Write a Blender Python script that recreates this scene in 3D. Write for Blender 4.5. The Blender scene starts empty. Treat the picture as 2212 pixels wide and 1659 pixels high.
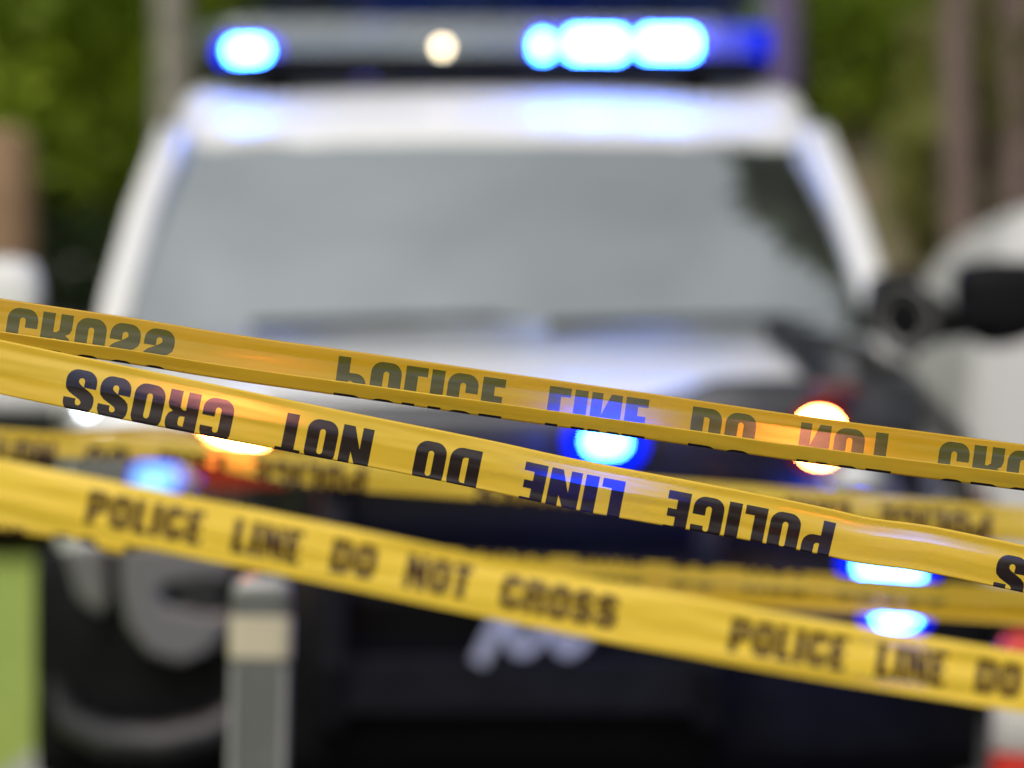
import bpy, bmesh, math, random
from mathutils import Vector, Matrix, geometry, noise
R = math.radians
S = bpy.context.scene
C = S.collection
random.seed(7)

# ------------------------------------------------------------------ camera
FOC = 3.5                                   # distance of the tapes in focus
K = 0.896 / FOC / 2212                      # metres per picture unit per metre of distance
CH = 1.2
cam_d = bpy.data.cameras.new('camera'); cam = bpy.data.objects.new('camera', cam_d); C.objects.link(cam)
cam.location = (0, 0, CH); cam.rotation_euler = (R(90), 0, 0)
cam_d.sensor_width = 36; cam_d.lens = 36 * FOC / 0.896
cam_d.clip_start = 0.1; cam_d.clip_end = 900
cam_d.dof.use_dof = True; cam_d.dof.focus_distance = FOC
cam_d.dof.aperture_fstop = 3.5; cam_d.dof.aperture_blades = 0
S.camera = cam

def W(px, py, d):
    "world point seen at picture position px, py (2212 x 1659 units) at distance d"
    return Vector(((px - 1106) * K * d, d, CH - (py - 829.5) * K * d))

# ------------------------------------------------------------------ light
world = bpy.data.worlds.new('World'); S.world = world; world.use_nodes = True
nt = world.node_tree; nt.nodes.clear()
wo = nt.nodes.new('ShaderNodeOutputWorld'); bg = nt.nodes.new('ShaderNodeBackground')
sky = nt.nodes.new('ShaderNodeTexSky'); sky.sky_type = 'NISHITA'; sky.sun_disc = False
SUN_EL, SUN_AZ = 52, 200
sky.sun_elevation = R(SUN_EL); sky.sun_rotation = R(SUN_AZ)
sky.air_density = 1.6; sky.dust_density = 4.0
hs = nt.nodes.new('ShaderNodeHueSaturation'); hs.inputs['Saturation'].default_value = 0.16
nt.links.new(sky.outputs[0], hs.inputs['Color'])
# uneven overcast
gc = nt.nodes.new('ShaderNodeTexCoord'); gn = nt.nodes.new('ShaderNodeTexNoise'); gn.inputs['Scale'].default_value = 3.2; gn.inputs['Detail'].default_value = 5; gn.inputs['Distortion'].default_value = .4
gr_ = nt.nodes.new('ShaderNodeMapRange'); gr_.inputs['From Min'].default_value = .32; gr_.inputs['From Max'].default_value = .68; gr_.inputs['To Min'].default_value = .62; gr_.inputs['To Max'].default_value = 1.28
gm = nt.nodes.new('ShaderNodeVectorMath'); gm.operation = 'SCALE'
nt.links.new(gc.outputs['Generated'], gn.inputs['Vector']); nt.links.new(gn.outputs['Fac'], gr_.inputs['Value']); nt.links.new(hs.outputs[0], gm.inputs[0]); nt.links.new(gr_.outputs[0], gm.inputs['Scale'])
nt.links.new(gm.outputs[0], bg.inputs[0])
bg.inputs[1].default_value = 0.12
nt.links.new(bg.outputs[0], wo.inputs[0])
sun_d = bpy.data.lights.new('sun', 'SUN'); sun_d.energy = 1.3; sun_d.angle = R(14); sun_d.color = (1, .96, .9)
sun = bpy.data.objects.new('sun', sun_d); C.objects.link(sun)
az = R(SUN_AZ)
tosun = Vector((math.sin(az) * math.cos(R(SUN_EL)), math.cos(az) * math.cos(R(SUN_EL)), math.sin(R(SUN_EL))))
sun.rotation_euler = tosun.to_track_quat('Z', 'Y').to_euler(); sun.location = (0, -5, 12)
S.view_settings.view_transform = 'Standard'; S.view_settings.look = 'None'
S.view_settings.gamma = 1; S.view_settings.exposure = 0.25
S.cycles.use_denoising = True
S.cycles.sample_clamp_indirect = 6; S.cycles.max_bounces = 8; S.cycles.transparent_max_bounces = 16
S.cycles.caustics_refractive = False; S.cycles.caustics_reflective = False

# ------------------------------------------------------------------ materials
def mat(name, col, rough=.5, metal=0, spec=.5, coat=0, noise_scale=0, noise_amt=.2, bump=0, col2=None):
    m = bpy.data.materials.new(name); m.use_nodes = True; t = m.node_tree
    p = t.nodes['Principled BSDF']
    p.inputs['Base Color'].default_value = (*col, 1); p.inputs['Roughness'].default_value = rough
    p.inputs['Metallic'].default_value = metal; p.inputs['Specular IOR Level'].default_value = spec
    p.inputs['Coat Weight'].default_value = coat; p.inputs['Coat Roughness'].default_value = .06
    if noise_scale:
        tc = t.nodes.new('ShaderNodeTexCoord')
        n = t.nodes.new('ShaderNodeTexNoise'); n.inputs['Scale'].default_value = noise_scale; n.inputs['Detail'].default_value = 6
        t.links.new(tc.outputs['Object'], n.inputs['Vector'])
        r = t.nodes.new('ShaderNodeValToRGB'); c2 = col2 or tuple(c * (1 - noise_amt) for c in col)
        r.color_ramp.elements[0].position = .35; r.color_ramp.elements[1].position = .65
        r.color_ramp.elements[0].color = (*c2, 1); r.color_ramp.elements[1].color = (*col, 1)
        t.links.new(n.outputs['Fac'], r.inputs[0]); t.links.new(r.outputs[0], p.inputs['Base Color'])
        if bump:
            b = t.nodes.new('ShaderNodeBump'); b.inputs['Strength'].default_value = bump; b.inputs['Distance'].default_value = .02
            t.links.new(n.outputs['Fac'], b.inputs['Height']); t.links.new(b.outputs[0], p.inputs['Normal'])
    return m

def emit(name, col, strength):
    m = bpy.data.materials.new(name); m.use_nodes = True; t = m.node_tree; t.nodes.clear()
    o = t.nodes.new('ShaderNodeOutputMaterial'); e = t.nodes.new('ShaderNodeEmission')
    e.inputs[0].default_value = (*col, 1); e.inputs[1].default_value = strength
    t.links.new(e.outputs[0], o.inputs[0]); return m

def pane(name, tint, refl, rough=.02, dust=.02):
    m = bpy.data.materials.new(name); m.use_nodes = True; t = m.node_tree; t.nodes.clear()
    o = t.nodes.new('ShaderNodeOutputMaterial'); tr = t.nodes.new('ShaderNodeBsdfTransparent'); g = t.nodes.new('ShaderNodeBsdfGlossy')
    tr.inputs[0].default_value = (*tint, 1); g.inputs['Color'].default_value = (.9, .95, .93, 1); g.inputs['Roughness'].default_value = rough
    mx = t.nodes.new('ShaderNodeMixShader'); mx.inputs[0].default_value = refl
    t.links.new(tr.outputs[0], mx.inputs[1]); t.links.new(g.outputs[0], mx.inputs[2])
    df = t.nodes.new('ShaderNodeBsdfDiffuse'); df.inputs[0].default_value = (.6, .6, .58, 1); n = t.nodes.new('ShaderNodeTexNoise'); n.inputs['Scale'].default_value = 3
    tc = t.nodes.new('ShaderNodeTexCoord'); t.links.new(tc.outputs['Object'], n.inputs['Vector'])
    ml = t.nodes.new('ShaderNodeMath'); ml.operation = 'MULTIPLY'; ml.inputs[1].default_value = dust * 2; t.links.new(n.outputs['Fac'], ml.inputs[0])
    m2 = t.nodes.new('ShaderNodeMixShader'); t.links.new(ml.outputs[0], m2.inputs[0]); t.links.new(mx.outputs[0], m2.inputs[1]); t.links.new(df.outputs[0], m2.inputs[2])
    t.links.new(m2.outputs[0], o.inputs[0])
    return m

def film(name, front, back, trans_col, w_translucent, w_haze, haze_tint, haze_rough):
    """thin plastic film: front and back face have their own colour (ink is printed on the front only),
    light passes diffusely (translucent) and, a little, nearly straight through (narrow rough refraction)"""
    m = bpy.data.materials.new(name); m.use_nodes = True; t = m.node_tree; N = t.nodes; L = t.links; N.clear()
    o = N.new('ShaderNodeOutputMaterial')
    geo = N.new('ShaderNodeNewGeometry')
    mixc = N.new('ShaderNodeMix'); mixc.data_type = 'RGBA'
    mixc.inputs['A'].default_value = (*front, 1); mixc.inputs['B'].default_value = (*back, 1)
    L.new(geo.outputs['Backfacing'], mixc.inputs['Factor'])
    # fine stretched streaks running along the film
    uv = N.new('ShaderNodeUVMap'); mp = N.new('ShaderNodeMapping'); mp.inputs['Scale'].default_value = (1.6, 130, 1)
    ns = N.new('ShaderNodeTexNoise'); ns.inputs['Scale'].default_value = 1; ns.inputs['Detail'].default_value = 4
    L.new(uv.outputs[0], mp.inputs[0]); L.new(mp.outputs[0], ns.inputs['Vector'])
    bp = N.new('ShaderNodeBump'); bp.inputs['Strength'].default_value = .4; bp.inputs['Distance'].default_value = .0007
    L.new(ns.outputs['Fac'], bp.inputs['Height'])
    p = N.new('ShaderNodeBsdfPrincipled'); p.inputs['Roughness'].default_value = .27; p.inputs['Specular IOR Level'].default_value = .55
    L.new(mixc.outputs['Result'], p.inputs['Base Color']); L.new(bp.outputs[0], p.inputs['Normal'])
    tl = N.new('ShaderNodeBsdfTranslucent'); tl.inputs['Color'].default_value = (*trans_col, 1)
    m1 = N.new('ShaderNodeMixShader'); m1.inputs[0].default_value = w_translucent
    L.new(p.outputs[0], m1.inputs[1]); L.new(tl.outputs[0], m1.inputs[2])
    rf = N.new('ShaderNodeBsdfRefraction'); rf.inputs['IOR'].default_value = 1.1; rf.inputs['Roughness'].default_value = haze_rough
    rf.inputs['Color'].default_value = (*haze_tint, 1)
    m2 = N.new('ShaderNodeMixShader'); m2.inputs[0].default_value = w_haze
    L.new(m1.outputs[0], m2.inputs[1]); L.new(rf.outputs[0], m2.inputs[2]); L.new(m2.outputs[0], o.inputs[0])
    return m

M = {}
M['film'] = film('yellow_film', (.90, .60, .05), (.60, .37, .012), (.85, .50, .02), .28, .07, (1, .8, .6), .45)
M['film_far'] = film('yellow_film_double', (.92, .63, .06), (.64, .40, .018), (.85, .50, .02), .14, .008, (1, .8, .6), .3)
M['film_thin'] = film('yellow_film_thin', (.92, .67, .075), (.64, .40, .018), (.85, .50, .02), .28, .26, (1, .85, .65), .10)
M['ink_far'] = film('black_ink_double', (.045, .014, .004), (.09, .08, .004), (.25, .14, .03), .06, .0, (.5, .4, .7), .5)
M['ink'] = film('black_ink', (.012, .005, .005), (.085, .08, .004), (.25, .14, .03), .06, .09, (.22, .32, .85), .45)
M['white_paint'] = mat('white_car_paint', (.66, .65, .63), .5, coat=.35, noise_scale=2, noise_amt=.03)
M['black_paint'] = mat('black_car_paint', (.012, .012, .014), .3, coat=.5, noise_scale=3, noise_amt=.3)
M['black_plastic'] = mat('black_plastic', (.006, .006, .007), .6, spec=.12, noise_scale=20, noise_amt=.4)
M['grey_plastic'] = mat('grey_plastic', (.014, .014, .014), .5, noise_scale=20, noise_amt=.2)
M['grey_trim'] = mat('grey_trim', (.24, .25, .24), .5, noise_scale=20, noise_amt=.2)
M['silver'] = mat('silver_trim', (.125, .122, .116), .38, coat=.3, noise_scale=6, noise_amt=.1)
M['chrome'] = mat('chrome', (.8, .8, .8), .12, metal=1, noise_scale=5, noise_amt=.1)
M['rubber'] = mat('rubber', (.02, .02, .02), .8, noise_scale=30, noise_amt=.3)
M['interior'] = mat('dark_interior', (.03, .03, .032), .7, noise_scale=10, noise_amt=.3)
M['glass'] = pane('windscreen_glass', (.25, .30, .28), .76, dust=.035)
M['side_glass'] = pane('side_glass', (.25, .28, .27), .30)
M['dome'] = pane('light_bar_dome', (.62, .78, .98), .16, .12)
M['lens'] = pane('lamp_lens', (.85, .9, 1), .15, .05)
M['letter'] = mat('pale_lettering', (.32, .33, .33), .4, noise_scale=8, noise_amt=.1)
M['red_lens'] = mat('red_lens', (.10, .006, .006), .2, coat=.5, noise_scale=8, noise_amt=.2)
M['blue_lens'] = mat('blue_lens', (.01, .02, .45), .2, coat=.5, noise_scale=8, noise_amt=.2)
M['teal'] = mat('teal_sticker', (.10, .45, .33), .5, noise_scale=40, noise_amt=.3)
M['blue'] = emit('blue_lamp', (.034, .20, 1), 62)
M['blue_bar'] = emit('blue_bar_lamp', (.035, .20, 1), 74)
M['blue_halo'] = emit('blue_lamp_halo', (.0, .012, 1), 2.2)
M['blue_dim'] = emit('blue_lamp_dim', (.3, .72, 1), 1.5)
M['amber'] = emit('amber_lamp', (1, .19, .05), 150)
M['amber_halo'] = emit('amber_lamp_halo', (1, .03, .008), .22)
M['warm'] = emit('warm_white_lamp', (1, .78, .48), 9)
M['white_lamp'] = emit('white_marker', (.8, .9, 1), 9)

# ------------------------------------------------------------------ object helpers
def link(name, me, m, parent=None):
    o = bpy.data.objects.new(name, me); C.objects.link(o)
    for x in (m if isinstance(m, (list, tuple)) else [m]): me.materials.append(x)
    if parent: o.parent = parent
    return o
def obj(name, bm, m, parent=None, smooth=False, sub=0, bev=0):
    bmesh.ops.recalc_face_normals(bm, faces=bm.faces[:])
    me = bpy.data.meshes.new(name); bm.to_mesh(me); bm.free()
    o = link(name, me, m, parent)
    if smooth:
        for f in me.polygons: f.use_smooth = True
    if bev:
        b = o.modifiers.new('bevel', 'BEVEL'); b.width = bev; b.segments = 3; b.limit_method = 'ANGLE'
    if sub:
        s = o.modifiers.new('subdivision', 'SUBSURF'); s.levels = sub; s.render_levels = sub
    return o
def tag(o, label=None, cat=None, group=None, kind=None):
    if label: o['label'] = label
    if cat: o['category'] = cat
    if group: o['group'] = group
    if kind: o['kind'] = kind
    return o
def empty(name, loc, rz=0):
    o = bpy.data.objects.new(name, None); C.objects.link(o); o.location = loc; o.rotation_euler = (0, 0, rz); o.empty_display_size = .2
    return o
def box(bm, x0, x1, y0, y1, z0, z1, M4=None):
    r = bmesh.ops.create_cube(bm, size=1)['verts']
    for v in r:
        v.co = Vector(((x0 + x1) / 2 + v.co.x * (x1 - x0), (y0 + y1) / 2 + v.co.y * (y1 - y0), (z0 + z1) / 2 + v.co.z * (z1 - z0)))
        if M4: v.co = M4 @ v.co
    return r
def prism_xz(bm, pts, y0, y1):
    a = [bm.verts.new((x, y0, z)) for x, z in pts]; b = [bm.verts.new((x, y1, z)) for x, z in pts]
    n = len(pts); bm.faces.new(a); bm.faces.new(b[::-1])
    for i in range(n): bm.faces.new((a[i], a[(i + 1) % n], b[(i + 1) % n], b[i]))
def rings(bm, rs, close=True, cap=True):
    vs = [[bm.verts.new(p) for p in r] for r in rs]
    n = len(rs[0])
    for i in range(len(vs) - 1):
        for j in range(n if close else n - 1):
            k = (j + 1) % n
            bm.faces.new((vs[i][j], vs[i][k], vs[i + 1][k], vs[i + 1][j]))
    if cap and close:
        bm.faces.new(vs[0]); bm.faces.new(vs[-1][::-1])
    return vs
def tube(bm, pts, rad, n=10):
    pts = [Vector(p) for p in pts]; rs = []
    for i, p in enumerate(pts):
        d = (pts[min(i + 1, len(pts) - 1)] - pts[max(i - 1, 0)]).normalized()
        u = d.cross(Vector((0, 0, 1)) if abs(d.z) < .9 else Vector((0, 1, 0))).normalized(); v = d.cross(u)
        r = rad[i] if isinstance(rad, (list, tuple)) else rad
        rs.append([p + u * math.cos(a) * r + v * math.sin(a) * r for a in [2 * math.pi * k / n for k in range(n)]])
    rings(bm, rs)
def lathe(bm, prof, c=(0, 0, 0), axis='z', n=32):
    rs = []
    for r, h in prof:
        ring = []
        for k in range(n):
            a = 2 * math.pi * k / n; p = Vector((r * math.cos(a), r * math.sin(a), h))
            if axis == 'x': p = Vector((p.z, p.x, p.y))
            if axis == 'y': p = Vector((p.x, p.z, p.y))
            ring.append(p + Vector(c))
        rs.append(ring)
    rings(bm, rs)
def rrect(w, h, r, n=6):
    out = []
    for cx, cy, a0 in ((w / 2 - r, h / 2 - r, 0), (-w / 2 + r, h / 2 - r, 90), (-w / 2 + r, -h / 2 + r, 180), (w / 2 - r, -h / 2 + r, 270)):
        for k in range(n + 1):
            a = R(a0 + 90 * k / n); out.append((cx + r * math.cos(a), cy + r * math.sin(a)))
    return out
def pill(bm, cx, cz, y0, y1, w, h, r=None, tilt=0):
    "rounded lens with a crowned front, facing -y"
    r = r or min(w, h) * .48
    rs = []
    for s, y in ((1, y1), (1, y0 + .012), (.93, y0 + .004), (.75, y0)):
        rs.append([Vector((cx + (x * math.cos(tilt) - z * math.sin(tilt)) * s, y, cz + (x * math.sin(tilt) + z * math.cos(tilt)) * s)) for x, z in rrect(w, h, r)])
    rings(bm, rs)
def copy_tree(o, parent=None):
    c = o.copy(); C.objects.link(c); c.parent = parent
    for ch in list(o.children): copy_tree(ch, c)
    return c

# ------------------------------------------------------------------ setting
M['asphalt'] = mat('asphalt', (.055, .054, .052), .85, noise_scale=60, noise_amt=.35, bump=.3)
M['grass'] = mat('lawn', (.26, .33, .05), .9, noise_scale=5, col2=(.18, .25, .035), bump=.4)
M['soil'] = mat('dry_soil', (.19, .135, .085), .95, noise_scale=1.2, col2=(.10, .095, .04), bump=.5)
M['kerb'] = mat('concrete', (.35, .34, .31), .85, noise_scale=12, noise_amt=.2, bump=.2)

bm = bmesh.new(); bmesh.ops.create_grid(bm, x_segments=60, y_segments=60, size=300)
for v in bm.verts:
    v.co.y += 150
    if v.co.y > 60: v.co.z = min(6, (v.co.y - 60) * .02)
    v.co.z -= .15
tag(obj('ground', bm, M['grass'], smooth=True), kind='structure')
bm = bmesh.new(); box(bm, -1.28, 60, -40, 24, -.3, 0.0)
tag(obj('road', bm, M['asphalt']), kind='structure')
bm = bmesh.new(); box(bm, -1.42, -1.283, -40, 24, -.3, .12)
tag(obj('kerb', bm, M['kerb'], bev=.015), kind='structure')
bm = bmesh.new()
rs = []
for y, z in ((-40, .10), (10, .10), (22, .12), (45, .3)):
    rs.append([Vector((x, y, z)) for x in (-60, -20, -6, -1.423)])
rings(bm, rs, close=False)
tag(obj('lawn', bm, M['grass'], smooth=True), kind='structure')
# bank rising beyond the road
def bank(x, y):
    f = min(1, max(0, (x - .6) / 2.2)); f = f * f * (3 - 2 * f)
    return f * 4.5 * (1 - math.exp(-max(0, y - 24) / 5)) - .1
bm = bmesh.new(); rs = []
for i in range(40):
    y = 24 + i * .9; row = []
    for j in range(60):
        x = -15 + j * .5
        row.append(Vector((x, y, bank(x, y) + .25 * noise.noise(Vector((x * .4, y * .4, 0))))))
    rs.append(row)
rings(bm, rs, close=False)
tag(obj('hillside', bm, M['soil'], smooth=True), kind='structure')

# ------------------------------------------------------------------ trees
def leafmat(name, c1, c2):
    m = mat(name, c1, .65, noise_scale=1.3, col2=c2); t = m.node_tree; p = t.nodes['Principled BSDF']
    src = p.inputs['Base Color'].links[0].from_socket
    tl = t.nodes.new('ShaderNodeBsdfTranslucent'); t.links.new(src, tl.inputs[0])
    mx = t.nodes.new('ShaderNodeMixShader'); mx.inputs[0].default_value = .6
    t.links.new(p.outputs[0], mx.inputs[1]); t.links.new(tl.outputs[0], mx.inputs[2])
    t.links.new(mx.outputs[0], [n for n in t.nodes if n.type == 'OUTPUT_MATERIAL'][0].inputs[0])
    return m
M['leaf'] = leafmat('green_leaves', (.42, .52, .04), (.20, .29, .02))
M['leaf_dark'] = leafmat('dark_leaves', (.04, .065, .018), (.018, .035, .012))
M['leaf_olive'] = leafmat('olive_leaves', (.36, .38, .09), (.2, .18, .07))
M['bark'] = mat('grey_bark', (.30, .27, .23), .9, noise_scale=9, noise_amt=.45, bump=.6)
M['bark_brown'] = mat('brown_bark', (.20, .14, .12), .9, noise_scale=9, noise_amt=.4, bump=.6)
M['bark_tan'] = mat('tan_bark', (.27, .165, .095), .9, noise_scale=9, noise_amt=.3, bump=.6)

def leaves(bm, blobs, n, size, rnd):
    for _ in range(n):
        c, r = blobs[rnd.randrange(len(blobs))]
        while True:
            d = Vector((rnd.uniform(-1, 1), rnd.uniform(-1, 1), rnd.uniform(-1, 1)))
            if .2 < d.length < 1: break
        p = Vector(c) + Vector((d.x * r[0], d.y * r[1], d.z * r[2]))
        a = Vector((rnd.gauss(0, 1), rnd.gauss(0, 1), rnd.gauss(0, 1))).normalized()
        b = a.cross(Vector((rnd.gauss(0, 1), rnd.gauss(0, 1), rnd.gauss(0, 1)))).normalized()
        s = size * rnd.uniform(.6, 1.4)
        vs = [bm.verts.new(p + a * s), bm.verts.new(p + b * s * .45), bm.verts.new(p - a * s), bm.verts.new(p - b * s * .45)]
        bm.faces.new(vs)
def mesh_raw(name, bm, m, parent):
    me = bpy.data.meshes.new(name); bm.to_mesh(me); bm.free(); return link(name, me, m, parent)

def tree(name, label, x, y, z, h, rad, lean, bark, leaf, low, n, seed, cat='tree', group=None, crown_r=2.2, size=.13, extra=()):
    rnd = random.Random(seed); root = empty(name, (x, y, z)); tag(root, label, cat, group)
    bm = bmesh.new(); pts = []; rr = []
    for i in range(9):
        t = i / 8; pts.append((lean * t * h + rnd.uniform(-.04, .04), rnd.uniform(-.04, .04), t * h * .95 - .1)); rr.append(rad * (1 - .75 * t) * (1.35 if i == 0 else 1))
    tube(bm, pts, rr, 12)
    blobs = []
    for k in range(9):
        t = rnd.uniform(low, .92); a = rnd.uniform(0, 6.28); L = crown_r * (1.15 - t) * rnd.uniform(.7, 1.2)
        p0 = Vector((lean * t * h, 0, t * h)); p1 = p0 + Vector((math.cos(a) * L * .5, math.sin(a) * L * .5, L * .25)); p2 = p0 + Vector((math.cos(a) * L, math.sin(a) * L, L * .35))
        tube(bm, [p0, p1, p2], [rad * .35, rad * .22, rad * .08], 6)
        blobs.append((p2, (crown_r * .42, crown_r * .42, crown_r * .3))); blobs.append((p1, (crown_r * .33,) * 3))
    blobs.append(((lean * h, 0, h * .97), (crown_r * .4, crown_r * .4, h * .1)))
    for c_, r_ in extra:
        tube(bm, [(lean * h * .6, 0, h * .6), ((c_[0] + lean * h * .6) / 2, c_[1] / 2, (c_[2] + h * .6) / 2), c_], [rad * .4, rad * .25, rad * .1], 6); blobs += [(c_, r_)] * 22
    obj('trunk', bm, bark, root, smooth=True)
    bm = bmesh.new(); leaves(bm, blobs, n, size, rnd); mesh_raw('crown', bm, leaf, root)
    return root
def bush(label, x, y, z, w, h, leaf, n, seed, size=.10):
    rnd = random.Random(seed); root = empty('leafy_shrub', (x, y, z)); tag(root, label, 'shrub', 'shrubs and bushes behind the vehicles')
    bm = bmesh.new(); blobs = []
    for k in range(7):
        a = rnd.uniform(-1, 1) * w * .32; b = rnd.uniform(-.3, .3) * w; c = h * rnd.uniform(.35, .75)
        tube(bm, [(0, 0, -.1), (a * .5, b * .5, c * .5), (a, b, c)], [.05, .03, .012], 6)
        blobs.append(((a, b, c), (w * .3, w * .3, h * .28)))
    blobs.append(((0, 0, h * .35), (w * .45, w * .4, h * .33)))
    obj('stems', bm, M['bark_brown'], root)
    bm = bmesh.new(); leaves(bm, blobs, n, size, rnd); mesh_raw('foliage', bm, leaf, root)

def at(px, d): return (px - 1106) * K * d
G = 'trees standing beyond the vehicles'
tree('broadleaf_tree', 'slim pale grey tree trunk rising just left of the police light bar', at(372, 25), 25, .1, 9, .16, .0, M['bark'], M['leaf'], .5, 3500, 1, group=G)
post = empty('wooden_post', (at(6, 25.5), 25.5, .1)); post.scale = (1.34, 1.34, 1.2); tag(post, 'thick brown wooden post at the left edge before the green shrubs', 'post')
bm = bmesh.new(); lathe(bm, [(.17, -.2), (.165, .8), (.15, 1.9), (.145, 2.2), (.10, 2.27), (.001, 2.28)], n=20)
for v in bm.verts: v.co += Vector((noise.noise(v.co * 3), noise.noise(v.co * 3 + Vector((9, 0, 0))), 0)) * .02
obj('shaft', bm, M['bark_tan'], post, smooth=True)
bm = bmesh.new(); lathe(bm, [(.162, 1.5), (.17, 1.505), (.17, 1.56), (.162, 1.565)], n=20); obj('band', bm, M['bark_brown'], post)
tree('pine_tree', 'purple brown tree trunk rising just behind the right end of the light bar', at(1690, 30), 30, bank(at(1690, 30), 30), 10, .15, .0, M['bark_brown'], M['leaf_olive'], .5, 3500, 3, group=G)
tree('pine_tree', 'straight brown tree trunk above the white vehicle at the right', at(2085, 25.5), 25.5, bank(at(2085, 25.5), 25.5), 10, .12, -.012, M['bark_brown'], M['leaf_olive'], .45, 3500, 4, group=G)
tree('pine_tree', 'dark tree trunk nearest the right edge of the photo', at(2190, 26), 26, bank(at(2190, 26), 26), 10, .16, 0, M['bark_brown'], M['leaf_dark'], .4, 3500, 5, group=G)
tree('pine_tree', 'dark tree trunk directly above the middle of the light bar', at(800, 34), 34, .3, 10, .14, 0, M['bark_brown'], M['leaf_dark'], .3, 3500, 6, group=G)
for i, (px, d, w, h, lf, n, lab) in enumerate([
    (170, 28, 3.6, 5.8, 'leaf', 14000, 'tall bright green shrub filling the gap at the upper left'),
    (30, 27, 1.3, 2.9, 'leaf_dark', 5000, 'dark shrub behind the tan trunk at the left edge'),
    (130, 26, 1.2, 2.6, 'leaf_dark', 3500, 'low dark bush above the roof of the far left white vehicle'),
    (520, 36, 4.0, 6.0, 'leaf_dark', 7000, 'dark green shrub behind the left end of the light bar'),
    (1000, 38, 5.0, 6.5, 'leaf_dark', 8000, 'wide dark shrub behind the middle of the light bar'),
    (1450, 37, 4.5, 5.5, 'leaf_dark', 7000, 'dark shrub behind the bright blue lamps of the light bar'),
    (1825, 30.5, 1.3, 1.3, 'leaf', 2200, 'low green bush on the tan bank just right of the police car roof'),
    (1930, 33.5, 1.5, 1.7, 'leaf', 3000, 'bright leafy bush high on the bank between two trunks'),
    (2150, 26.5, 1.3, 2.3, 'leaf_olive', 3200, 'olive bush above the roof of the right hand white van')]):
    bush(lab, at(px, d), d, bank(at(px, d), d), w, h, M[lf], n, 40 + i)
tree('broadleaf_tree', 'tree whose dark crown overhangs the right side of the police car, mirrored in its windscreen', 4.3, 14.5, 0, 8.6, .17, -.06, M['bark'], M['leaf_dark'], .6, 46000, 9, crown_r=1.7, size=.17, extra=[((-1.35, -2.3, 5.8), (.7, .8, .6)), ((-1.8, -1.2, 6.0), (1.2, 1.2, .8)), ((-2.0, -.7, 6.2), (1.0, 1.0, .7)), ((-.8, -.2, 6.3), (1.3, 1.3, .8)), ((-1.0, -1.9, 5.9), (.8, .9, .6))])
# woodland far behind that closes the view
rnd = random.Random(99); bm = bmesh.new()
for k in range(60):
    x = -30 + k + rnd.uniform(-.5, .5); y = 46 + rnd.uniform(0, 9)
    tube(bm, [(x, y, 0), (x + rnd.uniform(-.2, .2), y, 6), (x, y, 12)], [.2, .16, .08], 6)
blobs = [((-30 + rnd.random() * 60, 47 + rnd.random() * 8, 2 + rnd.random() * 9), (1.6, 1.4, 1.5)) for k in range(260)]
nv = len(bm.faces); leaves(bm, blobs, 52000, .26, rnd)
me = bpy.data.meshes.new('woodland'); bm.to_mesh(me); bm.free()
o = link('woodland', me, [M['bark_brown'], M['leaf_dark'], M['leaf_olive']]); tag(o, 'dark woodland closing the view far behind', 'woodland', kind='stuff')
for i, p in enumerate(me.polygons):
    if i >= nv: p.material_index = 2 if (i * 7919) % 10 < 3 else 1

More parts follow.
